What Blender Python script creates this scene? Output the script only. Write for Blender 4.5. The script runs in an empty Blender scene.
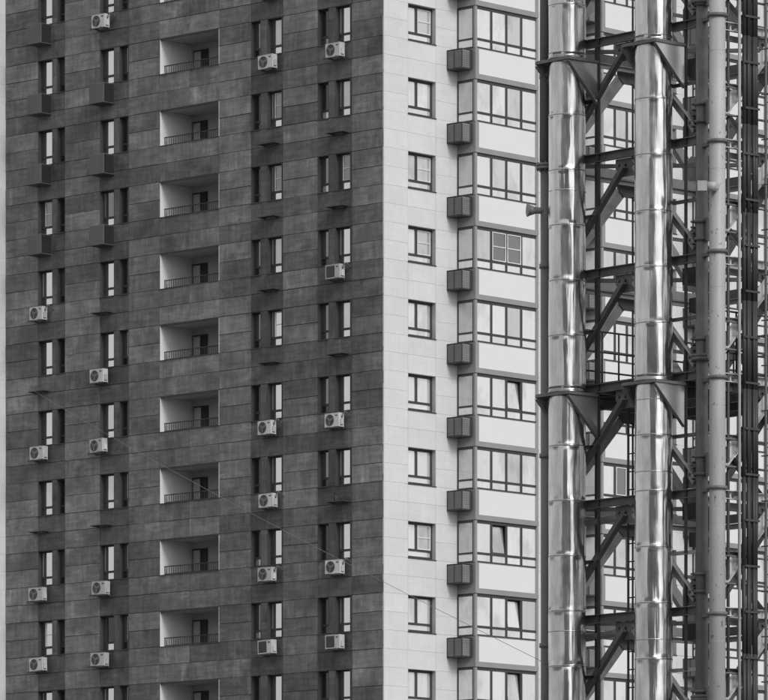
import bpy, math, random
from mathutils import Vector
random.seed(7)
R = math.radians
S = bpy.context.scene

# ------------------------------------------------------------------ camera
FPX, CX, HOR = 5595.0, 384.0, 1095.0      # focal length, axis column and horizon row in photo pixels
cam = bpy.data.cameras.new('camera'); cam_o = bpy.data.objects.new('camera', cam)
S.collection.objects.link(cam_o); S.camera = cam_o
cam_o.location = (0, 0, 1.6); cam_o.rotation_euler = (R(90), 0, 0)
cam.sensor_fit = 'HORIZONTAL'; cam.sensor_width = 36; cam.lens = FPX / 768 * 36
cam.shift_y = (HOR - 350) / 768; cam.clip_start = 1; cam.clip_end = 20000
# ------------------------------------------------------------------ sky, sun, exposure
SUN_EL, SUN_AZ = R(36), R(148)            # azimuth clockwise from +Y
w = bpy.data.worlds.new('World'); S.world = w; w.use_nodes = True
nt = w.node_tree; bg = nt.nodes['Background']
sky = nt.nodes.new('ShaderNodeTexSky'); sky.sky_type = 'NISHITA'; sky.sun_disc = False
sky.sun_elevation = SUN_EL; sky.sun_rotation = SUN_AZ; sky.dust_density = 4; sky.air_density = 1
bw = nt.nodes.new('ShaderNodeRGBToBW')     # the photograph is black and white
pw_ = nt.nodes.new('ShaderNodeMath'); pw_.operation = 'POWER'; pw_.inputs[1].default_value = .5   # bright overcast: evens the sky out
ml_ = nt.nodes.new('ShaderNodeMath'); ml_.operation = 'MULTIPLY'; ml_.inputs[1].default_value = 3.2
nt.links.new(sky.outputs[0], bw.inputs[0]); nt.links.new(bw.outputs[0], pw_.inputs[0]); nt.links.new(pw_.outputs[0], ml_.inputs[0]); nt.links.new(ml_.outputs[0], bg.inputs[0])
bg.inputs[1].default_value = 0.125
sun = bpy.data.lights.new('sun', 'SUN'); sun.energy = 1.5; sun.angle = R(20); sun.color = (1, 1, 1)
sun_o = bpy.data.objects.new('sun', sun); S.collection.objects.link(sun_o)
sd = Vector((math.sin(SUN_AZ) * math.cos(SUN_EL), math.cos(SUN_AZ) * math.cos(SUN_EL), math.sin(SUN_EL)))
sun_o.rotation_euler = sd.to_track_quat('Z', 'Y').to_euler(); sun_o.location = (60, -40, 80)
S.view_settings.view_transform = 'Standard'; S.view_settings.look = 'None'
S.view_settings.exposure = 0.0; S.view_settings.gamma = 1
S.render.engine = 'CYCLES'

# ------------------------------------------------------------------ materials
def mat(name):
    m = bpy.data.materials.new(name); m.use_nodes = True
    return m, m.node_tree, m.node_tree.nodes['Principled BSDF']
def N(t, kind, **kw):
    n = t.nodes.new(kind)
    for k, v in kw.items(): setattr(n, k, v)
    return n
def mathn(t, op, a, b=None):
    n = N(t, 'ShaderNodeMath', operation=op)
    for i, v in enumerate((a, b)):
        if v is None: continue
        if isinstance(v, (int, float)): n.inputs[i].default_value = v
        else: t.links.new(v, n.inputs[i])
    return n.outputs[0]
def noise(t, vec, scale, detail=4, rough=.55, stretch=None):
    if stretch:
        mp = N(t, 'ShaderNodeMapping'); mp.inputs['Scale'].default_value = stretch
        t.links.new(vec, mp.inputs[0]); vec = mp.outputs[0]
    n = N(t, 'ShaderNodeTexNoise'); n.inputs['Scale'].default_value = scale
    n.inputs['Detail'].default_value = detail; n.inputs['Roughness'].default_value = rough
    t.links.new(vec, n.inputs['Vector']); return n.outputs[0]
def ramp(t, v, a, b, lo=0., hi=1.):
    n = N(t, 'ShaderNodeMapRange'); n.inputs[1].default_value = a; n.inputs[2].default_value = b
    n.inputs[3].default_value = lo; n.inputs[4].default_value = hi
    t.links.new(v, n.inputs[0]); return n.outputs[0]
def plain(name, v, rough=.6, metal=0., var=.15, spec=.4, scale=1.5, streak=False):
    m, t, b = mat(name)
    g = N(t, 'ShaderNodeNewGeometry').outputs['Position']
    n = noise(t, g, scale, 5, .6, (1, 1, .25) if streak else None)
    c = mathn(t, 'MULTIPLY', ramp(t, n, .25, .75, 1 - var, 1 + var), v)
    t.links.new(c, b.inputs['Base Color'])
    b.inputs['Roughness'].default_value = rough; b.inputs['Metallic'].default_value = metal
    b.inputs['Specular IOR Level'].default_value = spec
    return m
def cladding(name, v, var_piece, var_stain, island, rough=.55):
    """fibre cement panels: tone differs from piece to piece, with vertical streaks and broad stains"""
    m, t, b = mat(name)
    geo = N(t, 'ShaderNodeNewGeometry'); pos = geo.outputs['Position']
    rnd = geo.outputs['Random Per Island'] if island else N(t, 'ShaderNodeObjectInfo').outputs['Random']
    piece = ramp(t, rnd, 0, 1, 1 - var_piece, 1 + var_piece)
    cmb = N(t, 'ShaderNodeCombineXYZ'); off = mathn(t, 'MULTIPLY', rnd, 90.0)
    t.links.new(off, cmb.inputs[0]); t.links.new(off, cmb.inputs[1])
    ad = N(t, 'ShaderNodeVectorMath', operation='ADD'); t.links.new(pos, ad.inputs[0]); t.links.new(cmb.outputs[0], ad.inputs[1]); loc = ad.outputs[0]
    broad = ramp(t, noise(t, pos, .35, 3), .3, .7, 1 - var_stain, 1 + var_stain)
    streak = ramp(t, noise(t, loc, 6, 5, .65, (1, 1, .12)), .25, .75, 1 - var_stain, 1 + var_stain)
    blot = ramp(t, noise(t, loc, 1.6, 6, .7), .3, .7, 1 - var_stain, 1 + var_stain)
    drip = ramp(t, noise(t, loc, 2.2, 2, .5, (1, 1, .2)), .62, .72, 1, 1 + var_stain * 1.3)
    band = ramp(t, noise(t, loc, 2.0, 5, .7, (.35, .35, 3.5)), .3, .7, 1 - var_stain*1.1, 1 + var_stain*1.1)
    c = mathn(t, 'MULTIPLY', mathn(t, 'MULTIPLY', piece, band), broad); c = mathn(t, 'MULTIPLY', c, streak)
    c = mathn(t, 'MULTIPLY', c, blot); c = mathn(t, 'MULTIPLY', c, drip)
    patch = ramp(t, noise(t, loc, .7, 5, .65, (1, 1, 1.8)), .56, .6, 1, 1 + var_stain*.9); c = mathn(t, 'MULTIPLY', c, patch)
    soot = ramp(t, noise(t, pos, .8, 4, .6, (1, 1, .6)), .36, .44, 1 - var_stain*.9, 1); c = mathn(t, 'MULTIPLY', c, soot); c = mathn(t, 'MULTIPLY', c, v)
    t.links.new(c, b.inputs['Base Color']); b.inputs['Roughness'].default_value = rough
    b.inputs['Specular IOR Level'].default_value = .3
    bp = N(t, 'ShaderNodeBump'); bp.inputs['Strength'].default_value = .25; bp.inputs['Distance'].default_value = .02
    t.links.new(noise(t, pos, 9, 5, .6, (1, 1, .35)), bp.inputs['Height']); t.links.new(bp.outputs[0], b.inputs['Normal'])
    return m
def glass(name, v, gloss=.5):
    """a coated pane: mirrors the sky, behind it a curtain or a dark room"""
    m, t, b = mat(name)
    pos = N(t, 'ShaderNodeNewGeometry').outputs['Position']
    rnd = N(t, 'ShaderNodeObjectInfo').outputs['Random']
    folds = ramp(t, noise(t, pos, 6, 2, .5, (1, 1, .05)), .3, .7, .93, 1.04)
    c = mathn(t, 'MULTIPLY', folds, mathn(t, 'MULTIPLY', ramp(t, rnd, 0, 1, .85, 1.1), v))
    c = mathn(t, 'MULTIPLY', c, ramp(t, noise(t, pos, .9, 3, .6, (1, 1, .6)), .36, .5, .62, 1.0))
    d = N(t, 'ShaderNodeBsdfDiffuse'); t.links.new(c, d.inputs[0])
    gl = N(t, 'ShaderNodeBsdfGlossy'); gl.inputs['Roughness'].default_value = .03
    bp = N(t, 'ShaderNodeBump'); bp.inputs['Strength'].default_value = .06; bp.inputs['Distance'].default_value = .02
    t.links.new(noise(t, pos, 1.3, 1), bp.inputs['Height']); t.links.new(bp.outputs[0], gl.inputs['Normal'])
    mx = N(t, 'ShaderNodeMixShader'); mx.inputs[0].default_value = gloss
    t.links.new(d.outputs[0], mx.inputs[1]); t.links.new(gl.outputs[0], mx.inputs[2])
    t.links.new(mx.outputs[0], t.nodes['Material Output'].inputs[0]); return m
def flue_metal():
    m, t, b = mat('polished_steel')
    tc = N(t, 'ShaderNodeTexCoord').outputs['Object']
    pos = N(t, 'ShaderNodeNewGeometry').outputs['Position']
    b.inputs['Metallic'].default_value = 1
    c = ramp(t, noise(t, pos, 7, 5, .65, (1, 1, .15)), .3, .7, .44, .68); t.links.new(c, b.inputs['Base Color'])
    r = ramp(t, noise(t, pos, 4, 3, .5, (1, 1, .3)), .3, .7, .12, .3); t.links.new(r, b.inputs['Roughness'])
    h1 = noise(t, pos, 6, 2, .5, (1, 1, .05)); h2 = noise(t, pos, 2.2, 2, .5, (1, 1, .5))
    h3 = noise(t, pos, 14, 2, .5, (1, 1, .08)); h = mathn(t, 'ADD', mathn(t, 'ADD', h1, mathn(t, 'MULTIPLY', h2, 1.6)), mathn(t, 'MULTIPLY', h3, .35))
    bp = N(t, 'ShaderNodeBump'); bp.inputs['Strength'].default_value = .5; bp.inputs['Distance'].default_value = .03
    t.links.new(h, bp.inputs['Height']); t.links.new(bp.outputs[0], b.inputs['Normal'])
    return m
def painted_pipe(name, v, spots):
    m, t, b = mat(name)
    pos = N(t, 'ShaderNodeNewGeometry').outputs['Position']
    n = ramp(t, noise(t, pos, 3, 5, .6, (1, 1, .3)), .3, .7, .85, 1.12)
    sp = ramp(t, noise(t, pos, 11, 3, .6, (1, 1, .7)), .64, .7, 1, spots)
    c = mathn(t, 'MULTIPLY', mathn(t, 'MULTIPLY', n, sp), v)
    t.links.new(c, b.inputs['Base Color']); b.inputs['Roughness'].default_value = .5; return m

M = {}
M['dark_panel'] = cladding('dark_cladding', .145, .3, .24, False)
M['dark_panel_joined'] = cladding('dark_cladding_joined', .145, .3, .24, True)
M['zone_panel'] = cladding('dark_cladding_window_band', .088, .2, .24, False)
M['zone_panel_joined'] = cladding('dark_cladding_window_band_joined', .088, .2, .24, True)
M['white_panel'] = cladding('white_cladding', .61, .03, .03, False)
M['white_panel_joined'] = cladding('white_cladding_joined', .61, .03, .03, True)
M['joint'] = plain('joint_shadow_gap', .09, .9)
M['pale_joint'] = plain('pale_joint', .56, .9)
M['reveal'] = plain('dark_reveal', .06, .7, streak=True)
M['pale_reveal'] = plain('pale_reveal', .4, .7)
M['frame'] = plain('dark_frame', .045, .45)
M['white_frame'] = plain('white_frame', .7, .5)
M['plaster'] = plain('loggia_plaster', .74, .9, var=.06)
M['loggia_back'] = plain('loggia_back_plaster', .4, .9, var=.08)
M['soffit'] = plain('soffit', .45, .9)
M['rail'] = plain('railing_iron', .03, .5)
M['bay_grey'] = plain('bay_grey_trim', .26, .5, var=.08)
M['spandrel'] = plain('bay_white_spandrel', .68, .5, var=.02)
M['box_metal'] = plain('box_metal', .16, .5, var=.1)
M['box_front'] = plain('box_front_slats', .2, .5, var=.2)
M['box_dark'] = plain('box_dark_metal', .13, .55, var=.15, streak=True)
M['louvre'] = plain('louvre', .025, .6)
M['ac_white'] = plain('ac_casing', .52, .45, var=.18, scale=4, streak=True)
_t = M['ac_white'].node_tree; _b = _t.nodes['Principled BSDF']; _src = _b.inputs['Base Color'].links[0].from_socket
_t.links.new(mathn(_t, 'MULTIPLY', _src, ramp(_t, N(_t, 'ShaderNodeObjectInfo').outputs['Random'], 0, 1, .75, 1.1)), _b.inputs['Base Color'])
M['ac_dark'] = plain('ac_fan', .05, .6)
M['hose'] = plain('hose', .12, .6)
M['shelf'] = plain('shelf_steel', .06, .6)
M['glass_white'] = glass('glass_with_white_curtain', .82, .6)
M['glass_mirror'] = glass('mirror_coated_glass', .6, .85)
M['glass_mid'] = glass('glass_with_grey_blind', .5, .45)
M['glass_dim'] = glass('glass_dim_room', .06, .28)
M['glass_dark'] = glass('glass_dark_room', .02, .1)
M['flue'] = flue_metal()
M['flue_band'] = plain('flue_band', .42, .25, 1.0, var=.2)
M['steel'] = plain('painted_steel', .13, .5, var=.3, scale=3)
M['steel_pale_lit'] = plain('pale_and_lit_steel', .33, .5, var=.25, scale=3)  # pale paint, also tower steel with sunlight put into its tone
M['steel_sunlit'] = plain('sunlit_tone_steel', .55, .5, var=.2, scale=3)  # copy of the tower steel with sunlight put into its colour
M['steel_black'] = plain('black_steel', .055, .5, var=.3, scale=3)
M['galvanised'] = plain('galvanised_sheet', .6, .28, .8, var=.2, scale=2)
M['leg_steel'] = plain('leg_steel', .13, .5, var=.35, scale=3)
M['opp_wall'] = plain('opposite_wall', .4, .8, var=.2)
M['grey_pipe'] = painted_pipe('grey_painted_pipe', .36, .45)
M['dark_pipe'] = painted_pipe('dark_painted_pipe', .17, .7)
M['black_cable'] = plain('black_cable', .04, .5)
M['cable'] = plain('pale_cable', .22, .6)
M['ground'] = plain('ground_asphalt', .16, .9, var=.3, scale=.2)
M['lightwall'] = plain('far_wall', .66, .7, var=.04)

# ------------------------------------------------------------------ mesh helpers
class MB:
    def __init__(s): s.v = []; s.f = []; s.m = []; s.mi = 0; s.sm = []; s.smooth = False
    def add(s, vs, fs):
        o = len(s.v); s.v += [tuple(p) for p in vs]
        for f in fs: s.f.append([i + o for i in f]); s.m.append(s.mi); s.sm.append(s.smooth)
        return s
    def box(s, x0, x1, y0, y1, z0, z1):
        return s.add([(x0,y0,z0),(x1,y0,z0),(x1,y1,z0),(x0,y1,z0),(x0,y0,z1),(x1,y0,z1),(x1,y1,z1),(x0,y1,z1)],
                     [(3,2,1,0),(4,5,6,7),(0,1,5,4),(1,2,6,5),(2,3,7,6),(3,0,4,7)])
    def bar(s, p, q, b0, b1, c0, c1, out):
        """box along p->q; extents b along 'out', c along the third axis"""
        p = Vector(p); q = Vector(q); a = (q - p).normalized(); b = Vector(out); b = (b - a * b.dot(a)).normalized(); c = a.cross(b)
        vs = [e + b * bb + c * cc for e in (p, q) for bb, cc in ((b0,c0),(b1,c0),(b1,c1),(b0,c1))]
        return s.add(vs, [(0,1,2,3),(7,6,5,4),(0,4,5,1),(1,5,6,2),(2,6,7,3),(3,7,4,0)])
    def channel(s, p, q, h, wd, out, th=.014):
        s.bar(p, q, 0, th, -h/2, h/2, out); s.bar(p, q, th, wd, -h/2, -h/2+th, out); s.bar(p, q, th, wd, h/2-th, h/2, out); return s
    def angle(s, p, q, h, wd, out, th=.012):
        s.bar(p, q, 0, th, -h/2, h/2, out); s.bar(p, q, th, wd, -h/2, -h/2+th, out); return s
    def tube(s, p, q, r, n=12, r2=None, caps=True):
        p = Vector(p); q = Vector(q); a = (q - p).normalized()
        b = a.orthogonal().normalized(); c = a.cross(b); r2 = r if r2 is None else r2
        vs = [e + (b * math.cos(k*2*math.pi/n) + c * math.sin(k*2*math.pi/n)) * rr for e, rr in ((p,r),(q,r2)) for k in range(n)]
        sm = s.smooth; s.smooth = True
        s.add(vs, [(k, (k+1) % n, n + (k+1) % n, n + k) for k in range(n)]); s.smooth = False
        if caps: s.add([], []); o = len(s.v) - 2*n; s.f += [[o + k for k in range(n)][::-1], [o + n + k for k in range(n)]]; s.m += [s.mi]*2; s.sm += [False]*2
        s.smooth = sm; return s
    def lathe(s, prof, n=48, cx=0, cy=0):
        vs = [(cx + r*math.cos(k*2*math.pi/n), cy + r*math.sin(k*2*math.pi/n), z) for r, z in prof for k in range(n)]
        fs = [(i*n+k, i*n+(k+1) % n, (i+1)*n+(k+1) % n, (i+1)*n+k) for i in range(len(prof)-1) for k in range(n)]
        sm = s.smooth; s.smooth = True; s.add(vs, fs); s.smooth = sm; return s
    def slab(s, pts, off):
        """a plate: polygon pts extruded by the vector off"""
        n = len(pts); pts = [Vector(p) for p in pts]; off = Vector(off)
        return s.add(pts + [p + off for p in pts], [list(range(n))[::-1], [n+k for k in range(n)]] + [(k, (k+1) % n, n+(k+1) % n, n+k) for k in range(n)])
    def path(s, pts, r, n=6):
        for a, b in zip(pts, pts[1:]): s.tube(a, b, r, n)
        return s
    def mesh(s, name, mats):
        me = bpy.data.meshes.new(name); me.from_pydata(s.v, [], s.f)
        for k in (mats if isinstance(mats, (list, tuple)) else [mats]): me.materials.append(M[k])
        me.polygons.foreach_set('material_index', s.m); me.polygons.foreach_set('use_smooth', s.sm)
        me.update(); return me
    def build(s, name, mats, parent=None, **kw): return put(name, s.mesh(name, mats), parent, **kw)
def put(name, me, parent=None, loc=(0,0,0), rz=0, rx=0):
    o = bpy.data.objects.new(name, me); S.collection.objects.link(o)
    o.parent = parent; o.location = loc; o.rotation_euler = (rx, 0, rz); return o
def tag(o, label, cat, group=None, kind=None):
    if label: o['label'] = label
    if cat: o['category'] = cat
    if group: o['group'] = group
    if kind: o['kind'] = kind
    return o
def empty(name, loc): return put(name, None, None, loc)

# ------------------------------------------------------------------ ground
MB().box(-3000, 3000, -3000, 3000, -1, 0).build('ground', 'ground')['kind'] = 'structure'

# ================================================================== the tower block
TL, TR = R(43.2), R(46.8)                 # angles of the two sides to the picture plane
ZC = 225.9                                # distance of the corner edge
ZT0 = 45.9                                # top of the windows of the uppermost whole storey
H = 3.0; KS = range(-1, 10)
block = empty('tower_block', (0, ZC, 0))
tag(block, 'tall apartment tower block with dark stained panel side and white panel side', 'building')
def XL(px, y=0):
    q = (px - CX) / FPX; return (q * (ZC + y*math.cos(TL)) - y*math.sin(TL)) / (math.cos(TL) + q*math.sin(TL))
def XR(px, y=0):
    q = (px - CX) / FPX; return (q * (ZC + y*math.cos(TR)) + y*math.sin(TR)) / (math.cos(TR) - q*math.sin(TR))
def locL(X, y, z): return (X*math.cos(TL) + y*math.sin(TL), -X*math.sin(TL) + y*math.cos(TL), z)
def locR(X, y, z): return (X*math.cos(TR) - y*math.sin(TR), X*math.sin(TR) + y*math.cos(TR), z)
def onL(name, me, X, y, z, parent=None, rx=0): return put(name, me, parent or block, locL(X, y, z), -TL, rx)
def onR(name, me, X, y, z, parent=None, rx=0): return put(name, me, parent or block, locR(X, y, z), TR, rx)
def onlocal(name, me, parent, x=0, y=0, z=0, rx=0): return put(name, me, parent, (x, y, z), 0, rx)
_cache = {}
def shared(key, fn):
    if key not in _cache: _cache[key] = fn()
    return _cache[key]
def panel_mesh(wd, ht, m, gap=.003, hg=.013):
    wd = round(wd, 2); ht = round(ht, 2)
    return shared(('panel', wd, ht, m, gap, hg), lambda: MB().box(gap, wd-gap, 0, .03, hg, ht-hg).mesh('panel', m))

# --- dark side ------------------------------------------------------
colsL = [XL(p) for p in (6, 38, 65, 100, 128.7, 159.5, 189.5, 219.3, 251, 283, 317.5, 352)] + [-.03]
WINL = [(XL(38), XL(52.3), 'wide', 0), (XL(57), XL(65), 'narrow', 0), (XL(100), XL(114), 'wide', 1), (XL(119.3), XL(128.2), 'narrow', 1),
        (XL(251), XL(260.5), 'narrow', 2), (XL(267.3), XL(281.7), 'wide', 2), (XL(318), XL(328.6), 'narrow', 3), (XL(335.3), XL(350.2), 'wide', 3)]
LOG = (XL(159.8), XL(219.2))
ZTOP, ZBOT = ZT0 + 2*H, ZT0 - 11*H        # range of the storeys that are modelled in full
ROOF = 75.0
wall = MB()
holes = [(a, b) for a, b, _, _ in WINL] + [LOG]; holes.sort()
x = colsL[0]
for a, b in holes:
    wall.box(x, a, .035, .4, ZBOT, ZTOP)
    zz = ZBOT
    for k in sorted(KS, reverse=True):
        zt = ZT0 - k*H; wall.box(a, b, .035, .4, zz, zt - 1.5); zz = zt
    wall.box(a, b, .035, .4, zz, ZTOP); x = b
wall.box(x, -.04, .035, .4, ZBOT, ZTOP)
onL('wall', wall.mesh('wall', 'joint'), 0, 0, 0)
onL('wall', MB().box(colsL[0], -.04, 0, .4, 0, ZBOT).box(colsL[0], -.04, 0, .4, ZTOP, ROOF).mesh('wall', 'dark_panel'), 0, 0, 0)
# panels
pieces = []
for k in range(-1, 10):
    zt = ZT0 - k*H
    for ci in range(len(colsL) - 1):
        a, b = colsL[ci], colsL[ci+1]
        zone = ci in (1, 3, 8, 10); logg = ci in (5, 6)
        for r in range(4):
            z1 = zt - r*.75; z0 = z1 - .75
            if r < 2 and (zone or logg): continue
            mid = ZC*0 + (a + b)/2
            py = HOR - (z1 - 1.6) * FPX / (ZC - mid*math.sin(TL))
            vis = max(0, min(700, py + 18) - max(0, py))
            pieces.append((vis * (b - a), a, b, z0, z1, 'zone_panel' if zone else 'dark_panel'))
    for (a0, a1), (b0, b1) in [((WINL[i][0], WINL[i][1]), (WINL[i+1][0], WINL[i+1][1])) for i in (0, 2, 4, 6)]:
        py = HOR - (zt - 1.6) * FPX / (ZC - a1*math.sin(TL))
        pieces.append((max(0, min(700, py+37) - max(0, py)) * (b0 - a1), a1, b0, zt - 1.5, zt, 'zone_panel'))
        if a0 - colsL[[1, 3, 8, 10][(0, 2, 4, 6).index(WINL.index((a0, a1, *[q for q in WINL if q[0] == a0][0][2:])))]] > .05: pass
pieces.sort(key=lambda p: -p[0])
rest = {'dark_panel': MB(), 'zone_panel': MB()}
for i, (_, a, b, z0, z1, m) in enumerate(pieces):
    dy = random.uniform(-.006, .006); tilt = random.gauss(0, .006)
    if i < 300: onL('cladding_panel', panel_mesh(b - a, z1 - z0, m, .003, random.choice((.007, .011, .015))), a, dy, z0, rx=tilt)
    else: rest[m].box(a + .012, b - .012, dy, .03, z0 + .013, z1 - .013)
for m in rest: onL('cladding_rest', rest[m].mesh('cladding_rest', m + '_joined'), 0, 0, 0)['kind'] = 'stuff'
# closing strip beside the right opening of the two pairs nearest the corner
# --- windows of the dark side
def win_frame(wd, ht, fr=.055, split=.33, y=.25, mull=None, full=False, mw=.035):
    b = MB()
    b.box(0, .012, .0, .4, 0, ht).box(wd-.012, wd, .0, .4, 0, ht).box(.012, wd-.012, .0, .4, ht-.012, ht)          # reveal lining
    b.mi = 1
    b.box(-.02, wd+.02, -.035, .25, -.02, .012)                                                                # sill
    b.box(.013, fr, y, y+.07, .012, ht-.012).box(wd-fr, wd-.013, y, y+.07, .012, ht-.012)
    b.box(fr, wd-fr, y, y+.07, .012, fr+.012).box(fr, wd-fr, y, y+.07, ht-fr-.012, ht-.012)
    b.box(fr, wd-fr, y-.005, y+.065, split-.045, split+.045)
    if mull:
        for mx in mull: b.box(mx-mw, mx+mw, y-.006, y+.064, split+.03, ht-fr-.012)
        if full: b.box(mx-mw, mx+mw, y-.004, y+.063, fr+.012, split-.03)
    return b
def pane_mesh(wd, ht, m): 
    return shared(('pane', round(wd, 3), round(ht, 3), m), lambda: MB().box(0, wd, 0, .02, 0, ht).mesh('pane', m))
def grid_mesh(wd, ht, n):
    def mk():
        b = MB().box(0, .035, -.01, .03, 0, ht).box(wd-.035, wd, -.01, .03, 0, ht)
        for i in range(n+1): z = i*(ht-.035)/n; b.box(.035, wd-.035, -.009, .029, z, z+.035)
        return b.mesh('net_frame', 'white_frame')
    return shared(('grid', round(wd, 3), round(ht, 3), n), mk)
GRID_L = {(0, 2), (1, 2), (5, 2), (5, 1), (7, 2), (5, 4), (0, 8)}      # (opening, storey) with a white inner net frame
DARK_UP = {(2, 8): 'glass_dark', (2, 2): 'glass_dim', (5, 0): 'glass_mid', (5, 3): 'glass_mid', (7, 1): 'glass_mid', (2, 1): 'glass_white', (7, 4): 'glass_white', (2, 5): 'glass_white', (2, 6): 'glass_white', (0, 6): 'glass_white', (5, 1): 'glass_dim', (5, 2): 'glass_dim', (7, 2): 'glass_dim', (0, 2): 'glass_dim'}
for i, (a, b, kind, col) in enumerate(WINL):
    wd = b - a
    for k in KS:
        zb = ZT0 - k*H - 1.5
        split = .37
        me = shared(('winL', i), lambda: win_frame(wd, 1.5, split=split, y=.2, mull=[wd*.24] if kind == 'wide' else None, full=True).mesh('window', ['reveal', 'frame']))
        wn = onL('window', me, a, 0, zb)
        if kind == 'wide':
            up = DARK_UP.get((i, k), 'glass_mirror')
            onlocal('pane', pane_mesh(wd*.24-.035-.056, 1.5-split-.1, random.choice(['glass_dim', 'glass_dim', 'glass_mid'])), wn, .056, .235, split+.031)
            onlocal('pane', pane_mesh(wd-.056-wd*.24-.035, 1.5-split-.1, up), wn, wd*.24+.036, .235, split+.031)
            onlocal('pane', pane_mesh(wd-.056-wd*.24-.035, split-.1, 'glass_mirror'), wn, wd*.24+.036, .235, .068)
            onlocal('pane', pane_mesh(wd*.24-.035-.056, split-.1, 'glass_dim'), wn, .056, .235, .068)
            if (i, k) in GRID_L: onlocal('net_frame', grid_mesh(wd*.6, 1.5-split-.1, 2), wn, wd*.24+.036, .212, split+.031)
        else:
            up = random.choice(['glass_dark']*3 + ['glass_dim']*2)
            onlocal('pane', pane_mesh(wd-.112, 1.5-split-.1, up), wn, .056, .235, split+.031)
            onlocal('pane', pane_mesh(wd-.112, split-.1, random.choice(['glass_dark', 'glass_dim', 'glass_mid']) if col > 1 else 'glass_dark'), wn, .056, .235, .068)
# --- loggias
x0, x1 = LOG; W = x1 - x0; D = 1.85
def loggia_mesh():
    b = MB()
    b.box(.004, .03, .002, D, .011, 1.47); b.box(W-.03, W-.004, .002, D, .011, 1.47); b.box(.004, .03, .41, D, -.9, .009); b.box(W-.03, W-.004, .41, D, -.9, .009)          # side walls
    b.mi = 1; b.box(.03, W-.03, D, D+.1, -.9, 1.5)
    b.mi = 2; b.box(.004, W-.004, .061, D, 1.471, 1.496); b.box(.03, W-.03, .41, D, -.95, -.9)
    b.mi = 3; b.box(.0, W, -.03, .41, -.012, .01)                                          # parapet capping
    b.mi = 3; b.box(.001, W-.001, -.012, .06, 1.471, 1.499); b.box(.031, W-.031, .002, .06, 1.42, 1.47)                                    # lintel edge, the shadow line over the loggia put into its dark colour
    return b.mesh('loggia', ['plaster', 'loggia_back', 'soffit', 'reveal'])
def loggia_rail():
    b = MB(); y = .25
    b.box(.03, W-.03, y-.02, y+.02, .36, .40); b.box(.03, W-.03, y-.015, y+.015, .05, .08)
    n = 26
    for i in range(n+1):
        xx = .04 + i*(W-.09)/n; b.box(xx-.009, xx+.009, y-.009, y+.009, .01 if i % 13 == 0 else .08, .36)
    return b.mesh('railing', 'rail')
def loggia_door():
    b = MB(); X0, X1 = .12, 1.0
    b.box(X0, X1, D-.05, D-.01, -.85, 1.22)
    b.mi = 1; b.box(X0+.5, X1-.02, D-.056, D-.05, -.8, 1.17)
    b.mi = 2; b.box(X0+.06, X0+.46, D-.054, D-.05, 0, 1.15); return b.mesh('balcony_door', ['frame', 'glass_dark', 'glass_mid'])
lm, lr, ld = loggia_mesh(), loggia_rail(), loggia_door()
lds = MB().box(1.05, 1.11, D-.08, D-.001, .2, 1.1).mesh('wall_pipe', 'reveal')
for k in KS:
    lo = onL('loggia', lm, x0, 0, ZT0 - k*H - 1.5)
    onlocal('railing', lr, lo); onlocal('balcony_door', ld, lo, random.choice([0, 0, .05, -.05]))
# --- covers and shelves of the dark side
def cover_box():
    b = MB(); wd, dp, ht = .88, .62, .82
    b.box(0, wd, -dp, 0, 0, ht)
    b.mi = 1
    b.box(wd, wd+.012, -dp+.02, -.02, .02, ht-.02)
    for i in range(9): z = .07 + i*.08; b.box(wd+.012, wd+.03, -dp+.05, -.06, z, z+.03)
    for i in range(12): xx = .04 + i*.07; b.box(xx, xx+.006, -dp-.005, -dp, .03, ht-.03)
    b.mi = 2; b.box(-.02, wd+.02, -dp-.02, 0, -.03, -.001)
    return b.mesh('air_conditioner_cover', ['box_dark', 'louvre', 'shelf'])
def shelf():
    b = MB(); wd = .98
    b.box(0, wd, -.4, -.02, 0, .03)
    for xx in (.12, wd-.16): b.box(xx, xx+.04, -.36, 0, -.035, -.001)
    return b.mesh('bracket_shelf', 'shelf')
cbm, shm = cover_box(), shelf()
SHELFX = {0: XL(26, -.5)+.0, 1: XL(88.5, -.5), 2: XL(255, -.5), 3: XL(323.5, -.5)}
for col, ks in ((0, (-1, 0, 1, 2)), (1, (0, 1, 2))):
    for k in ks: onL('air_conditioner_cover', cbm, XL((27, 89.3)[col], -.62), -.003, ZT0 - k*H - 2.36)
SH = {0: (4, 6, 9), 1: (3, 6, 9), 2: (-1, 1, 2, 3, 4), 3: (1, 2, 4, 6)}
for col in SH:
    for k in SH[col]: onL('bracket_shelf', shm, SHELFX[col], -.003, ZT0 - k*H - 2.2)
onL('cable_end', MB().path([(0, -.1, 0), (.1, -.25, .28), (.25, -.3, .36), (.38, -.25, .2), (.45, -.15, .05)], .02).mesh('cable_end', 'black_cable'), SHELFX[3] + .25, 0, ZT0 - 6*H - 2.15)
# --- far end: the next wing stands forward with white panels
wingX = colsL[0]
WINGD = 1.8
wg = MB().box(wingX - 8, wingX - .035, -WINGD, 6, 0, ROOF)
onL('white_wing_wall', wg.mesh('white_wing_wall', 'pale_joint'), 0, 0, 0)
for r in range(46):
    z1 = ZT0 + 1.5*H - r*.75
    put('white_wing_panel', panel_mesh(WINGD, .75, 'white_panel'), block, locL(wingX - .034, -WINGD, z1 - .75), -TL + R(90))
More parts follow.
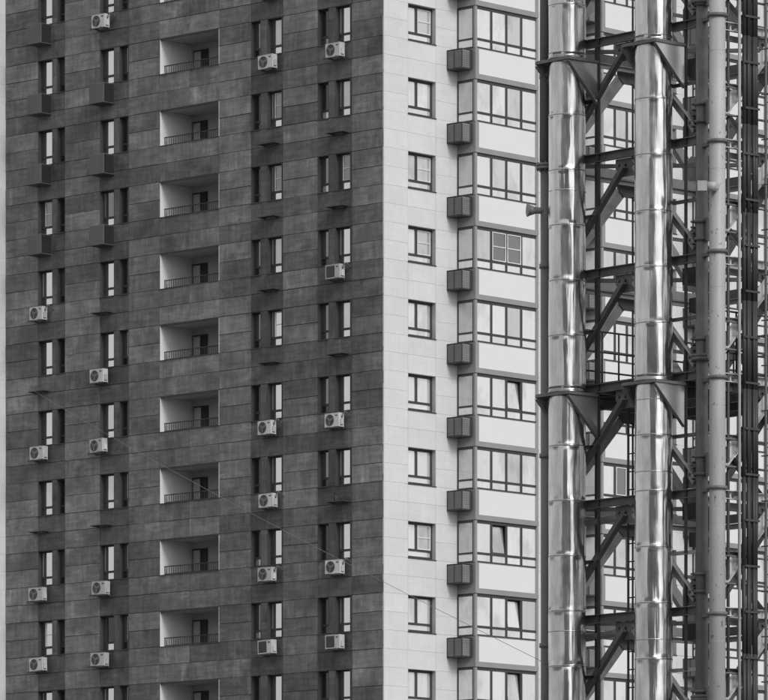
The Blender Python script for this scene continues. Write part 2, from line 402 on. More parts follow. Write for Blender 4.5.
# strip that turns the corner
# --- white side ------------------------------------------------------
WR1 = (XR(408), XR(435.8)); WR2 = (XR(649), XR(676.5))
BAYD = 1.0
B1 = XR(475.5, -BAYD); B2 = XR(602, -BAYD); B3 = XR(710.5, -BAYD)
BAYS = [(B1, [.92]*4), (B2, [.78]*4), (B3, [.9]*4)]
XEND = XR(900)
wall = MB(); x = .04
for a, b in (WR1, WR2):
    wall.box(x, a, .035, .4, ZBOT, ZTOP); zz = ZBOT
    for k in sorted(KS, reverse=True):
        zt = ZT0 - k*H; wall.box(a, b, .035, .4, zz, zt-1.5); zz = zt
    wall.box(a, b, .035, .4, zz, ZTOP); x = b
wall.box(x, XEND, .035, .4, ZBOT, ZTOP)
onR('wall', wall.mesh('wall', 'pale_joint'), 0, 0, 0)
onR('wall', MB().box(.04, XEND, 0, .4, 0, ZBOT).box(.04, XEND, 0, .4, ZTOP, ROOF).mesh('wall', 'white_panel'), 0, 0, 0)
onR('roof', MB().box(-.05, XEND, -.05, .3, ROOF, ROOF+.6).mesh('roof', 'bay_grey'), 0, 0, 0)
put('roof', MB().slab([locL(colsL[0], .5, ROOF), locL(-.1, .5, ROOF), locR(XEND, .5, ROOF), (locR(XEND, .5, ROOF)[0]+locL(colsL[0], 0, 0)[0], locR(XEND, .5, 0)[1]+locL(colsL[0], .5, 0)[1], ROOF)], (0, 0, .3)).mesh('roof', 'bay_grey'), block)
def bay_w(p): return sum(p) + .16
segs = [(.03, WR1[0], 0), (WR1[0], WR1[1], 1), (WR1[1], B1, 0), (B1 + bay_w(BAYS[0][1]), B2 - 1.6, 0), (B2 - 1.6, B2, 0),
        (B2 + bay_w(BAYS[1][1]), WR2[0], 0), (WR2[0], WR2[1], 1), (WR2[1], B3, 0), (B3 + bay_w(BAYS[2][1]), B3 + bay_w(BAYS[2][1]) + 1.7, 0)]
restR = MB(); cnt = 0
for si, (a, b, isw) in enumerate(segs):
    for k in KS:
        zt = ZT0 - k*H
        for r in range(4):
            if isw and r < 2: continue
            z0 = zt - r*.75 - .75; dy = random.uniform(-.002, .002)
            if cnt < 300: onR('white_panel', panel_mesh(b-a, .75, 'white_panel', .003, .0035), a, dy, z0, rx=random.gauss(0, .0012)); cnt += 1
            else: restR.box(a+.008, b-.008, dy, .03, z0+.008, z0+.742)
if restR.v: onR('white_panels_rest', restR.mesh('white_panels_rest', 'white_panel_joined'), 0, 0, 0)['kind'] = 'stuff'
# corner strip, closes the corner between both sides
put('corner_strip', MB().slab([locR(-.004, -.004, ZBOT), locR(.028, -.004, ZBOT), locR(.028, .06, ZBOT), locR(-.004, .06, ZBOT)], (0, 0, ZTOP - ZBOT)).mesh('corner_strip', 'white_panel'), block)
# windows of the white side
NETS = {(0, 0), (0, 2), (0, 3), (0, 7)}
for wi, (a, b) in enumerate((WR1, WR2)):
    wd = b - a; mx = wd*.43; split = .36
    for k in KS:
        me = shared(('winR', wi), lambda: win_frame(wd, 1.5, fr=.1, mw=.055, split=split, mull=[mx], y=.2).mesh('window', ['pale_reveal', 'frame']))
        wn = onR('window', me, a, 0, ZT0 - k*H - 1.5)
        net = (wi, k) in NETS
        if k == 7 and wi == 0: pass
        onlocal('pane', pane_mesh(mx-.055-.101, 1.5-split-.157, random.choice(['glass_white', 'glass_white', 'glass_mid'])), wn, .101, .235, split+.045)
        onlocal('pane', pane_mesh(wd-.101-mx-.056, 1.5-split-.157, 'glass_mid' if net else 'glass_white'), wn, mx+.056, .235, split+.045)
        onlocal('pane', pane_mesh(wd-.204, split-.158, 'glass_white'), wn, .102, .235, .113)
        if net: onlocal('net_frame', grid_mesh(wd-.101-mx-.056, 1.5-split-.157, 2), wn, mx+.056, .208, split+.045)
# bays
SLAB = 43.1 - (ZT0 - H)          # underside of the bay slab above the window top level
SILL = 41.36 - (ZT0 - H)         # bay sill
def bay_mesh(W):
    b = MB(); y0, y1 = -BAYD, -.0; HS = 1.26  # spandrel height
    z1 = SILL; z0 = SILL - HS
    b.box(0, W, y0, y1, z0 + .02, z1)                                   # body
    b.mi = 0
    b.box(-.02, W+.02, y0-.025, y1, z0-.0, z0+.21)                       # slab edge band
    b.box(-.012, .2, y0-.014, y0+.1, z0+.211, z1-.001); b.box(W-.2, W+.012, y0-.014, y0+.1, z0+.211, z1-.001)
    b.mi = 1; b.box(.01, W-.01, y0+.01, y1, z0-.03, z0-.002)            # underside sheet, the shade below the slab put into its dark colour
    b.mi = 0; b.box(-.03, .1, y0-.005, y0+.09, z1+.001, SLAB-.03); b.box(W-.1, W+.03, y0-.005, y0+.09, z1+.001, SLAB-.03)   # corner posts
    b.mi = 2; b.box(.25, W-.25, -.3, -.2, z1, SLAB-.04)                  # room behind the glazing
    return b.mesh('bay', ['bay_grey', 'frame', 'reveal'])
def bay_frame(W, pitches):
    b = MB(); y = -BAYD + .03; t = .05; z0, z1 = SILL+.001, SLAB - .035; zt = SILL + .38
    b.box(.101, W-.101, y, y+t, z0, z0+.07); b.box(.101, W-.101, y, y+t, z1-.1, z1)
    b.box(.101, W-.101, y-.004, y+t-.004, zt-.05, zt+.05)
    x = .08
    for p in pitches[:-1]:
        x += p; b.box(x-.06, x+.06, y-.008, y+t-.008, z0+.07, z1-.1)
    # side returns
    for sx in (-.025, W-.025):
        b.box(sx, sx+.05, -BAYD+.091, -.02, z0, z0+.06); b.box(sx, sx+.05, -BAYD+.091, -.02, z1-.08, z1)
        b.box(sx-.004, sx+.046, -BAYD+.091, -.02, zt-.04, zt+.04)
        b.box(sx, sx+.05, -.08, -.001, z0+.06, z1-.08); b.box(sx, sx+.05, -BAYD+.091, -BAYD+.15, z0+.06, z1-.08)
    return b.mesh('window_frame', 'frame')
OPEN = {(0, 5, 2), (0, 8, 2), (0, 9, 2), (0, 7, 1)}
DARKP = {(0, 3, 1): 'glass_dim', (0, 3, 2): 'glass_dim', (1, 1, 1): 'glass_mid', (1, 6, 1): 'glass_dim', (1, 3, 1): 'glass_mid', (0, 7, 1): 'glass_mid', (1, 0, 1): 'glass_mid', (1, 0, 2): 'glass_mid', (0, 0, 2): 'glass_mid', (0, 6, 2): 'glass_mid', (0, 1, 2): 'glass_mid'}
def sash_mesh(wd, ht):
    def mk():
        b = MB().box(0, .05, 0, .05, 0, ht).box(wd-.05, wd, 0, .05, 0, ht).box(.05, wd-.05, 0, .05, 0, .05).box(.05, wd-.05, 0, .05, ht-.05, ht)
        return b.mesh('open_sash', 'frame')
    return shared(('sash', round(wd, 3)), mk)
for bi, (bx, pit) in enumerate(BAYS):
    W = bay_w(pit); bm, fm = bay_mesh(W), bay_frame(W, pit)
    sp = MB().box(.201, W-.201, -BAYD-.012, -BAYD+.02, SILL-1.26+.212, SILL-.03).mesh('spandrel_panel', 'spandrel')
    sdz = SLAB - .035
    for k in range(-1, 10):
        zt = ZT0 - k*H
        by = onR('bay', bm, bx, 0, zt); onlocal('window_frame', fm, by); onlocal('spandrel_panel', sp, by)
        x = .08; zt_ = SILL + .38
        for pi, p in enumerate(pit):
            l = x + .06 if pi else .102; r = x + p - .06 if pi < len(pit)-1 else W - .102
            m = DARKP.get((bi, k, pi)) or random.choice(['glass_white']*7 + ['glass_mid'])
            hgt = sdz - .1 - zt_ - .05
            if (bi, k, pi) in OPEN:
                ss = onlocal('open_sash', sash_mesh(r-l, hgt), by, l, -BAYD+.035, zt_+.051, rx=-R(7))
                onlocal('pane', pane_mesh(r-l-.1, hgt-.1, m), by, l+.05, -BAYD+.05, zt_+.101, rx=-R(7))
            else:
                onlocal('pane', pane_mesh(r-l, hgt, m), by, l, -BAYD+.045, zt_+.05)
            onlocal('pane', pane_mesh(r-l, .259, 'glass_white'), by, l, -BAYD+.045, SILL+.071)
            if (bi, k, pi) in ((0, 3, 1), (0, 3, 2)): onlocal('net_frame', grid_mesh(r-l+.04, hgt, 2), by, l-.02, -BAYD+.015, zt_+.051)
            if (bi, k, pi) in ((1, 6, 1),): onlocal('net_frame', grid_mesh(r-l, hgt, 1), by, l, -BAYD+.015, zt_+.051)
            x += p
        for sx in (-.012,):
            sm = random.choice(['glass_mid', 'glass_mid', 'glass_white'])
            g1 = shared(('side', sm), lambda: MB().box(0, .02, 0, BAYD-.23, 0, sdz-.08-zt_-.04).mesh('pane', sm))
            g2 = shared(('side2',), lambda: MB().box(0, .02, 0, BAYD-.23, 0, .28).mesh('pane', 'glass_white'))
            onlocal('pane', g1, by, sx+.0, -BAYD+.15, zt_+.04); onlocal('pane', g2, by, sx, -BAYD+.15, SILL+.06)
        # louvred air conditioner box in the angle between bay and wall
        def acb():
            b = MB(); wd = .64; y0, y1 = -.84, -.001; z0, z1 = SILL-.87, SILL-.1
            b.box(-wd+.02, -.03, y0+.02, y1, z0+.02, z1-.02)
            b.mi = 1
            for i in range(9): b.box(-wd, -wd+.02, y0+.04, y0+.42, z0+.05+i*.077, z0+.09+i*.077); b.box(-wd, -wd+.02, y0+.46, y1-.02, z0+.05+i*.077, z0+.09+i*.077)
            b.mi = 0
            for i in range(9): b.box(-wd+.04, -.17, y0, y0+.02, z0+.05+i*.077, z0+.105+i*.077)
            b.mi = 2
            for yy in (y0-.004, y0+.425, y1-.03): b.box(-wd-.012, -wd+.025, yy, yy+.028, z0, z1)
            b.box(-wd-.012, -.03, y0-.006, y1, z0-.025, z0-.001); b.box(-wd-.012, -.03, y0-.006, y1, z1, z1+.02)
            b.box(-.16, -.028, y0-.008, y0+.05, z0, z1)
            return b.mesh('air_conditioner_box', ['box_front', 'box_metal', 'frame'])
        onR('air_conditioner_box', shared(('acb',), acb), bx, 0, zt)

# ------------------------------------------------------------------ air conditioners (things of their own, hung on the wall)
def ac_parts(square=False):
    body = MB(); wd, dp, ht = .8, .3, .56
    body.box(0, wd, -dp, 0, 0, ht); body.box(.0, wd, -dp-.006, -dp, 0, .02); body.box(0, wd, -dp-.006, -dp, ht-.02, ht)
    body.mi = 1; body.box(wd-.2, wd-.08, -dp-.004, -dp, ht-.13, ht-.08)
    g = MB(); cx, cz = .3, .28
    if square:
        g.box(.06, .52, -dp-.012, -dp-.001, .05, .51)
    else:
        g.tube((cx, -dp-.001, cz), (cx, -dp-.01, cz), .23, 24)
        g.mi = 1
        for rr in (.225, .15, .075):
            for q in range(20):
                a0, a1 = q*math.pi/10, (q+1)*math.pi/10
                g.tube((cx+rr*math.cos(a0), -dp-.018, cz+rr*math.sin(a0)), (cx+rr*math.cos(a1), -dp-.018, cz+rr*math.sin(a1)), .007, 4, caps=False)
        g.tube((cx, -dp-.01, cz), (cx, -dp-.024, cz), .05, 10)
        for q in range(3): a = q*2.09+.4; g.bar((cx, -dp-.012, cz), (cx+.2*math.cos(a), -dp-.012, cz+.2*math.sin(a)), -.035, .035, 0, .004, (-math.sin(a), 0, math.cos(a)))
    v = MB().box(wd, wd+.06, -.24, -.07, .08, .3)
    v.tube((wd+.03, -.15, .3), (wd+.03, -.15, .34), .03, 8)
    br = MB(); br.box(.06, .1, -.42, .16, -.045, -.003); br.box(.66, .7, -.42, .16, -.045, -.003); br.box(-.05, .95, -.42, -.36, -.075, -.046); br.box(-.05, .95, .05, .1, -.075, -.046)
    return [('casing', body.mesh('casing', ['ac_white', 'ac_dark'])), ('fan_grille', g.mesh('fan_grille', ['ac_dark', 'box_metal'])),
            ('valve_cover', v.mesh('valve_cover', 'ac_white')), ('bracket', br.mesh('bracket', 'shelf'))]
acr, acs = ac_parts(), ac_parts(True)
hose_m = MB().path([(.83, -.15, .34), (.9, -.18, .5), (.97, -.1, .6), (1.02, .05, .5), (1.0, .16, .42)], .022).mesh('hose', 'hose')
COLN = {0: 'in the column by the white wing', 1: 'in the column between wing and loggias',
        2: 'in the column between loggias and corner', 3: 'in the column at the corner'}
COLX = {0: 28.5, 1: 90.5, 2: 258.3, 3: 325}
ACS = [(0, 3, 'h'), (0, 5, ''), (0, 7, ''), (0, 8, ''), (1, -1, 'h'), (1, 4, ''), (1, 5, ''), (1, 7, ''), (1, 8, ''),
       (2, 0, ''), (2, 5, 'h'), (2, 6, 'h'), (2, 7, 'h'), (2, 8, 's'), (3, 0, ''), (3, 3, 'sh'), (3, 5, 'h'), (3, 7, 'h'), (3, 8, 's')]
from collections import Counter
lab = {}
for col, k, fl in ACS:
    look = 'white air conditioner with square fan grille' if 's' in fl else 'white air conditioner with round fan'
    look += ' and hose loop' if 'h' in fl else ''
    lab[(col, k)] = look + ' ' + COLN[col]
cn = Counter(lab.values())
for col, k, fl in ACS:
    X = XL(COLX[col], -.46) + random.uniform(-.05, .08); z = ZT0 - k*H - 2.14 + random.uniform(-.04, .03)
    p = locL(X, -.165, z)
    o = empty('air_conditioner', (p[0], p[1] + ZC, p[2])); o.rotation_euler = (random.gauss(0, .008), random.gauss(0, .015), -TL + random.gauss(0, .03))
    for nm, me in (acs if 's' in fl else acr): put(nm, me, o)
    if 'h' in fl: put('hose', hose_m, o)
    tag(o, lab[(col, k)], 'air conditioner', 'air conditioners on the dark side')

# ================================================================== the flue tower
Z0 = 101.0; T1, T2 = R(48), R(42); SIDE = 3.72
OX = (702 - CX) / FPX * Z0
E1 = Vector((-math.cos(T1), math.sin(T1), 0)); E2 = Vector((math.cos(T2), math.sin(T2), 0)); UP = Vector((0, 0, 1))
def T(t1, t2, z): return E1*t1 + E2*t2 + UP*z
def TW(t1, t2, z): return T(t1, t2, z) + Vector((OX, Z0, 0))
tower = empty('lattice_tower', (OX, Z0, 0))
tag(tower, 'dark steel lattice tower with chevron bracing standing before the white building side', 'tower')
LV = [20.96 + 2.12*i for i in range(-9, 3)]       # levels of the horizontal beams
TTOP = LV[-1] + .3
legs = [(0, 0), (SIDE, 0), (SIDE, SIDE), (0, SIDE)]
for t1, t2 in legs:
    b = MB(); b.tube(T(t1, t2, 0), T(t1, t2, TTOP), .11, 16)
    for z in (2.6, 8.7, 14.85, 21.3):
        b.tube(T(t1, t2, z), T(t1, t2, z+.06), .19, 16); b.tube(T(t1, t2, z+.065), T(t1, t2, z+.12), .19, 16)
    b.build('leg', 'leg_steel', tower)
faces = [((0, 0), (SIDE, 0), -E2, 'front'), ((0, 0), (0, SIDE), -E1, 'right'), ((SIDE, 0), (SIDE, SIDE), E1, 'back_left'), ((0, SIDE), (SIDE, SIDE), E2, 'back_right')]
def V2(c, z): return T(c[0], c[1], z)
for fi, (c0, c1, out, nm) in enumerate(faces):
    d = (V2(c1, 0) - V2(c0, 0)).normalized(); mid = ((c0[0]+c1[0])/2, (c0[1]+c1[1])/2)
    for li, z in enumerate(LV):
        pale = 'steel_sunlit' if nm == 'right' else 'steel_pale_lit' if (nm in ('back_left', 'back_right') and random.random() < .5) else 'steel'  # right face takes the copy with painted sunlight
        MB().channel(V2(c0, z) + d*.1, V2(c1, z) - d*.1, .16, .08, out).build('beam', pale, tower)
        MB().channel(V2(c0, z-.17) + d*.1 - out*.1, V2(c1, z-.17) - d*.1 - out*.1, .1, .06, -out).build('tie_beam', 'steel_pale_lit', tower) if nm != 'front' else None
        if li == 0: continue
        zl = LV[li-1]
        for c, s_ in ((c0, 1), (c1, -1)):
            p = V2(mid, z - .22) - d*s_*.12; q = V2(c, zl + .22) + d*s_*.16
            MB().angle(p, q, .18, .12, out).build('brace', pale if nm == 'right' else ('steel' if nm == 'front' and s_ == -1 else 'steel_pale_lit'), tower)  # right braces and those towards the front leg have sunlight in their colour
            # node plate at the leg with its bolts
            a0 = V2(c, zl) + d*s_*.08 - out*.012
            g = MB().slab([a0 + UP*.1, a0 + d*s_*.42 + UP*.1, a0 + d*s_*.42 + UP*.3, a0 + d*s_*.2 + UP*.55, a0 + UP*.55], -out*.014)
            for u, v in ((.1, .2), (.3, .2), (.1, .42), (.22, .34)):
                e = a0 + d*s_*u + UP*v; g.tube(e, e + out*.05, .024, 6)
            g.build('node_plate', 'steel', tower)
        a0 = V2(mid, z) - out*.012
        g = MB().slab([a0 - d*.38 - UP*.08, a0 + d*.38 - UP*.08, a0 + d*.38 - UP*.26, a0 + d*.2 - UP*.42, a0 - d*.2 - UP*.42, a0 - d*.38 - UP*.26], -out*.014)
        for u in (-.28, -.12, .12, .28):
            e = a0 + d*u - UP*.2; g.tube(e, e + out*.05, .024, 6)
        g.build('apex_plate', 'steel', tower)
# platform
PZ = 14.6
MB().slab([T(.13, .13, PZ+.09), T(SIDE-.13, .13, PZ+.09), T(SIDE-.13, SIDE-.13, PZ+.09), T(.13, SIDE-.13, PZ+.09)], UP*.04).build('deck', 'steel_black', tower)
for i in range(6):
    t = .3 + i*.62; MB().channel(T(t, .1, PZ), T(t, SIDE-.1, PZ), .14, .07, E1).build('joist', 'steel', tower)
for i in range(3):
    t = .9 + i*.95; MB().channel(T(.1, t, PZ-.16), T(SIDE-.1, t, PZ-.16), .16, .07, E2).build('joist', 'steel_pale_lit' if i == 1 else 'steel', tower)
rc = [(.1, .12), (SIDE-.12, .12), (SIDE-.12, SIDE-.12), (.12, SIDE-.12)]
for i in range(4):
    a, b = rc[i], rc[(i+1) % 4]
    if i == 0: continue
    pa, pb = T(a[0], a[1], PZ+.13), T(b[0], b[1], PZ+.13)
    r = MB()
    for h in (.35, .72, 1.1): r.tube(pa + UP*h, pb + UP*h, .018, 6)
    for j in range(9): q = pa.lerp(pb, j/8); r.tube(q, q + UP*1.1, .018, 6)
    r.build('railing', 'steel_black', tower)
# ladder behind the front face, below the platform, and the caged ladder on the far right
def ladder(p, along, z0, z1, wd, name, m, cage=None):
    b = MB(); q = p + along*wd
    for e in (p, q): b.bar(e + UP*z0, e + UP*z1, -.02, .02, -.012, .012, along)
    z = z0 + .2
    while z < z1: b.tube(p + UP*z, q + UP*z, .012, 6); z += .33
    o = b.build(name, m, tower)
    if cage:
        c = MB(); mid = (p + q)/2; z = z0 + .6
        def arc(a): return mid + along*(math.cos(a)*.36) + cage*(math.sin(a)*.6)
        while z < z1:
            pts = [arc(math.pi*j/10) + UP*z for j in range(11)]
            for u, v in zip(pts, pts[1:]): c.tube(u, v, .014, 5, caps=False)
            z += .82
        for j in (2, 4, 6, 8): c.tube(arc(math.pi*j/10) + UP*(z0+.6), arc(math.pi*j/10) + UP*(z-.82), .012, 5)
        c.build('ladder_cage', m, o)
    return o
ladder(T(2.12, .22, 0), -E1, .3, PZ, .5, 'ladder', 'steel_black')
ladder(T(-.32, 1.32, 0), E2, .3, TTOP, .5, 'ladder', 'steel', cage=-E1)
# cantilever brackets with gussets and their posts
def bracket(t0, z, name='flue_bracket'):
    t1 = t0 + .83; o0, o1 = -.06, -.82
    b = MB()
    # frame of the shelf round the flue
    b.bar(T(t0, o1, z), T(t1, o1, z), 0, .05, -.02, .02, UP); b.bar(T(t0, o0, z), T(t1, o0, z), 0, .05, -.02, .02, UP)
    for t in (t0, t1):
        b.bar(T(t, o0, z), T(t, o1, z), 0, .05, -.035, .035, UP)
        MB().slab([T(t, o1, z-.002), T(t, o0, z-.002), T(t, o0, z-.75), T(t, o0-.04, z-.75)], E1*.012).build('gusset', 'galvanised', tower)
        b.bar(T(t, o1, z-.03), T(t, o0-.02, z-.75), -.012, .0, -.035, .035, UP)
    b.slab([T(t0+.02, o1+.03, z+.052), T(t1-.02, o1+.03, z+.052), T(t1-.02, o1+.06, z+.052), T(t0+.02, o1+.06, z+.052)], UP*.01)
    # corner plates of the shelf
    for ta, tb in ((t0, t0+.24), (t1, t1-.24)):
        for oa, ob in ((o1, o1+.24), (o0, o0-.24)):
            b.slab([T(ta, oa, z+.051), T(tb, oa, z+.051), T(ta, ob, z+.051)], UP*.012)
    return b.build(name, 'steel', tower)
FL = [(2.64, 'pale'), (.38, 'dark')]
for t0, _ in FL:
    for z in (20.57, 14.44, 8.31, 2.18): bracket(t0, z)
    for t in (t0 + .0, t0 + .83):
        MB().bar(T(t, -.03, 0.02), T(t, -.03, TTOP), -.022, .022, -.022, .022, E1).build('post', 'steel_black', tower)
# round braces and conduits inside the tower
for z in (12.48, 10.36): MB().tube(T(SIDE-.1, .2, z-.33), T(1.9, .35, z-.2), .07, 12).build('tube_brace', 'steel_pale_lit', tower)
for t1, t2, r in ((.55, 1.0, .022), (1.6, 3.4, .03), (2.98, .25, .04), (-.05, .62, .03)):
    MB().tube(T(t1, t2, 0), T(t1, t2, TTOP), r, 8).build('conduit', 'steel_black', tower)
for z in (20.2, 16.4, 12.1, 9.9): MB().slab([T(.5, .6, z), T(1.1, .6, z), T(1.1, 1.1, z), T(.5, 1.1, z)], UP*.3).build('junction_box', 'steel_black', tower)

rt = random.Random(3)
for fi, (c0, c1, out, nm) in enumerate(faces):
    d = (V2(c1, 0) - V2(c0, 0)).normalized(); mid = ((c0[0]+c1[0])/2, (c0[1]+c1[1])/2)
    for li, z in enumerate(LV[:-1]):
        zm = z + 1.06
        # ties between leg and brace at half height, and hangers below the apex
        for c, s_ in ((c0, 1), (c1, -1)):
            MB().angle(V2(c, zm) + d*s_*.1, V2(c, zm) + d*s_*1.0, .07, .06, out).build('tie', 'steel_pale_lit' if rt.random() < .5 else 'steel', tower)
        if nm in ('back_right', 'right', 'back_left'): MB().tube(V2(mid, z + .08) - out*.05, V2(mid, z + 1.72) - out*.05, .02, 6).build('hanger', 'steel_black', tower)
        if nm == 'back_right':
            for c, s_ in ((c0, 1), (c1, -1)): MB().angle(V2(mid, z + .15) - out*.15 + d*s_*.1, V2(c, z + 1.95) - out*.15 + d*s_*.15, .1, .08, -out).build('counter_brace', 'steel', tower)
for li, z in enumerate(LV):
    # plan bracing at every level
    MB().angle(T(.15, .15, z-.12), T(SIDE-.15, SIDE-.15, z-.12), .08, .08, UP).build('plan_brace', 'steel', tower)
    MB().angle(T(SIDE-.15, .15, z-.06), T(.15, SIDE-.15, z-.06), .08, .08, UP).build('plan_brace', 'steel', tower)
    # hoop clamps, stubs and bolted collars on the front leg
    b = MB()
    for dz in (.3, .62): b.tube(T(0, 0, z+dz), T(0, 0, z+dz+.05), .15, 14)
    b.bar(T(-.02, -.02, z+.28), T(-.02, -.02, z+.7), -.17, -.13, -.04, .04, E1); b.bar(T(.12, .02, z+.2), T(.12, .02, z+.75), -.03, .03, -.05, .05, E2)
    for q in range(5): b.tube(T(.16, -.03, z+.25+q*.1), T(.16, -.12, z+.25+q*.1), .02, 6)
    b.build('leg_collar', 'steel', tower)
    if li % 2: MB().box(-.11, .11, -.08, .08, 0, .26).build('junction_box', 'steel_black', tower, loc=T(.3, .16, z-.95), rz=-T1)
    MB().tube(T(-.12, .3, z+.5), T(-.12, SIDE-.3, z+.5), .022, 6).build('hand_rail', 'steel', tower)
    MB().tube(T(-.12, .3, z+1.0), T(-.12, SIDE-.3, z+1.0), .018, 6).build('hand_rail', 'steel', tower)
for i, (t1, t2, r, m) in enumerate(((-.14, 1.52, .02, 'steel'), (.5, 1.9, .03, 'steel_black'), (.6, 3.2, .05, 'steel_black'), (.25, 2.6, .03, 'steel'))):
    MB().tube(T(t1, t2, 0), T(t1, t2, TTOP), r, 8).build('conduit', m, tower)
# ------------------------------------------------------------------ flues
RF = .345
def flue(name, tc, label, seed):
    c = TW(tc, -.44, 0); rnd = random.Random(seed)
    o = empty(name, c); tag(o, label, 'flue pipe', 'polished flues on the tower')
    n = 72
    def section(hh, var):
        b = MB(); rr = random.Random(var); ph = [rr.uniform(0, 6.28) for _ in range(6)]; am = [rr.uniform(.0008, .0028) for _ in range(6)]
        prof = [(0, .012), (.012, .012), (.02, .004), (.03, 0)] ; zs = [0, .012, .022, .035, .1, .25, .5, .75, .9, hh-.035, hh-.022, hh-.012, hh]
        bu = [.0015, .0015, .001, 0, 0, 0, 0, 0, 0, 0, .001, .0015, .0015]
        vs = []
        for z, q in zip(zs, bu):
            for k in range(n):
                a = k*2*math.pi/n; w_ = sum(am[j]*math.sin((j+3)*a + ph[j] + z*(j-2)*.7) for j in range(6)) * (0 if q else 1)
                r = RF + q + w_; vs.append((r*math.cos(a), r*math.sin(a), z))
        b.smooth = True
        b.add(vs, [(i*n+k, i*n+(k+1) % n, (i+1)*n+(k+1) % n, (i+1)*n+k) for i in range(len(zs)-1) for k in range(n)])
        return b.mesh('flue_section', 'flue')
    ms = [shared(('sec', seed, v), lambda v=v: section(1.0, seed*10+v)) for v in range(5)]
    for i in range(26):
        z = .38 + i*1.012
        put('flue_section', ms[i % 5], o, (0, 0, z), rz=rnd.uniform(0, 6.28) if i % 2 else rnd.uniform(-.3, .3))
        bd = shared(('band',), lambda: MB().lathe([(RF-.002, -.012), (RF+.005, -.009), (RF+.005, .009), (RF-.002, .012)], 64).mesh('joint_band', 'flue_band'))
        put('joint_band', bd, o, (0, 0, z - .006))
        if rnd.random() < .3:
            put('clamp_band', shared(('clamp',), lambda: MB().lathe([(RF-.001, 0), (RF+.006, .002), (RF+.006, .02), (RF-.001, .022)], 64).mesh('clamp_band', 'flue')), o, (0, 0, z + rnd.choice([.33, .62])))
    for zb in (20.57, 14.44, 8.31):
        put('support_collar', shared(('collar',), lambda: MB().lathe([(RF+.002, .055), (RF+.014, .056), (RF+.014, .085), (RF+.002, .09), (RF+.002, .155), (RF+.01, .157), (RF+.01, .17), (RF+.002, .172)], 64).mesh('support_collar', 'flue_band')), o, (0, 0, zb + .01))
    return o
flue('steel_flue', 2.64 + .415, 'polished steel flue pipe beside the slim dark vertical pipe', 1)
flue('steel_flue', .38 + .415, 'polished steel flue pipe between the other flue and the grey painted pipe', 2)

# ------------------------------------------------------------------ grey painted pipe in front of the corner leg
gp = TW(0, 0, 0); gx, gy = (717.3 - CX)/FPX*100.45, 100.45
grey = empty('grey_pipe', (gx, gy, 0)); tag(grey, 'pale grey painted pipe with rust spots before the tower corner leg', 'pipe')
MB().tube((0, 0, 0), (0, 0, 27), .147, 32).build('pipe', 'grey_pipe', grey)
legd = Vector((OX - gx, Z0 - gy, 0)); ld_ = legd.normalized()
for i, z in enumerate(LV):
    b = MB(); b.lathe([(.148, -.03), (.185, -.03), (.185, .03), (.148, .03)], 24)
    b.bar(ld_*.17 + UP*.0, legd - ld_*.08, -.03, .03, -.05, .05, UP)
    b.build('clamp', 'steel', grey, loc=(0, 0, z - .1 + (.12 if i % 2 else -.02)))
    MB().lathe([(.1475, -.006), (.1505, 0), (.1475, .006)], 24).build('weld', 'steel_pale_lit', grey, loc=(0, 0, z - .62))
zb = 1.6 + (HOR - 186) * 100.2 / FPX
MB().tube((-.02, -.22, zb), (-.2, -.2, zb), .085, 16).tube((-.02, -.22, zb), (-.02, -.1, zb), .05, 12).build('lamp_head', 'grey_pipe', grey)
MB().box(-.37, -.2, -.3, -.1, zb-.09, zb+.09).build('lamp_box', 'steel_pale_lit', grey)

# ------------------------------------------------------------------ slim dark pipe left of the flues
dy_ = 103.3; dx_ = (546 - CX)/FPX*dy_
dark = empty('dark_pipe', (dx_, dy_, 0)); tag(dark, 'slim dark vertical pipe with flange beside the polished flue', 'pipe')
zf = 1.6 + (HOR - 167)*dy_/FPX
MB().tube((.015, 0, 0), (0, 0, zf), .105, 20).build('pipe', 'dark_pipe', dark)
MB().tube((-.03, 0, zf + .05), (-.01, 0, 27), .09, 20).build('pipe', 'dark_pipe', dark)
fl = MB(); fl.tube((-.01, 0, zf-.05), (-.01, 0, zf+.0), .17, 20); fl.tube((-.01, 0, zf+.01), (-.01, 0, zf+.06), .17, 20)
for j in range(8): a = j*math.pi/4; fl.tube((-.01+.14*math.cos(a), .14*math.sin(a), zf-.08), (-.01+.14*math.cos(a), .14*math.sin(a), zf+.09), .014, 6)
fl.build('flange', 'dark_pipe', dark)
zh = 1.6 + (HOR - 211)*dy_/FPX
hn = MB(); hn.tube((0, -.02, zh), (-.2, -.06, zh), .06, 14); hn.tube((-.19, -.06, zh), (-.33, -.08, zh), .06, 14, r2=.11); hn.tube((-.33, -.08, zh), (-.35, -.084, zh), .12, 14)
hn.build('side_branch', 'dark_pipe', dark)
l1 = TW(SIDE, 0, 0) - Vector((dx_, dy_, 0))
for z in (20.4, 16.9, 13.4, 9.9, 4): MB().bar(Vector((0, 0, z)), l1 + UP*z, -.025, .025, -.025, .025, UP).lathe([(.1, z-.04), (.125, z-.04), (.125, z+.04), (.1, z+.04)], 18).build('clamp', 'dark_pipe', dark)

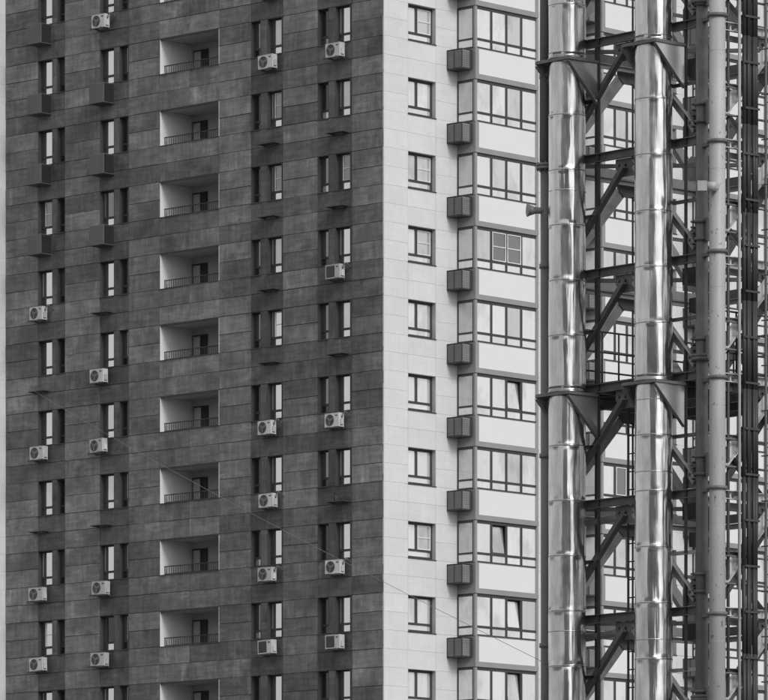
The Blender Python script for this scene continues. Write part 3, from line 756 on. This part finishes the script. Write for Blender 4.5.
# ------------------------------------------------------------------ cable bundle on the right side
bc = TW(-.22, 1.01, 0)
bundle = empty('cable_bundle', bc); tag(bundle, 'bundle of black cables clamped upright to the tower beside grey pipe', 'cable bundle')
for i, (u, v, r) in enumerate(((-.15, 0, .04), (-.075, .03, .036), (.0, -.02, .045), (.08, .02, .036), (.15, 0, .042))):
    q = E2*u - E1*v
    pts = [q + E2*random.gauss(0, .006) + UP*(z*1.6) for z in range(17)]
    MB().path(pts, r, 8).build('cable', 'black_cable', bundle)
for j in range(31):
    z = .4 + j*.83; b = MB()
    b.bar(E2*-.19 + UP*z + E1*.05, E2*.2 + UP*z + E1*.05, 0, .035, -.03, .03, E1)
    b.bar(E2*-.18 + UP*z - E1*.06, E2*.19 + UP*z - E1*.06, -.01, .0, -.02, .02, E1)
    if j % 2 == 0: b.bar(UP*z + E1*.06, UP*z + E1*.21, -.02, .02, -.02, .02, UP)
    b.build('clamp', 'steel_black', bundle)
ga = TW(-.2, .76, 0)
thin = empty('gas_pipe', ga); tag(thin, 'thin pale upright pipe beside the black cable bundle', 'pipe')
MB().tube((0, 0, 0), (0, 0, 26), .028, 10).build('pipe', 'steel_pale_lit', thin)
for z in LV: MB().bar(UP*z, UP*z + E1*.19, -.02, .02, -.02, .02, UP).build('clamp', 'steel', thin)

# ------------------------------------------------------------------ overhead cable from the far wing to the flue tower
def at(px, py, Y): return Vector(((px - CX)/FPX*Y, Y, 1.6 + (HOR - py)/FPX*Y))
pw = locL(wingX - .3, -.5, 0); A = at(2, 371, pw[1] + ZC - .05); B = TW(SIDE, 0, 0); B = at(CX + B.x/B.y*FPX - 2, 669, B.y - .1)
n = 40; pts = []
for i in range(n+1):
    p = A.lerp(B, i/n); p.z -= .25*4*(i/n)*(1 - i/n); pts.append(p)
tag(MB().path(pts, .005, 6).build('overhead_cable', 'cable'), 'thin slack cable crossing the facade down towards the flue tower', 'cable')

# ------------------------------------------------------------------ the block across the street, mirrored in the flues
opp = empty('opposite_block', (-21, -48, 0)); tag(opp, 'long apartment block across the street, mirrored in the polished flues', 'building')
MB().box(-61, 61, -14, 0, 0, 62).build('wall', 'opp_wall', opp)
MB().box(-61.3, 61.3, -14.3, .3, 62.01, 62.8).build('roof', 'bay_grey', opp)
strip = MB().box(-60.5, 60.5, .002, .06, 0, 1.4).mesh('window_band', 'glass_dim')
for i in range(20): put('window_band', strip, opp, (0, 0, 2.2 + i*3))
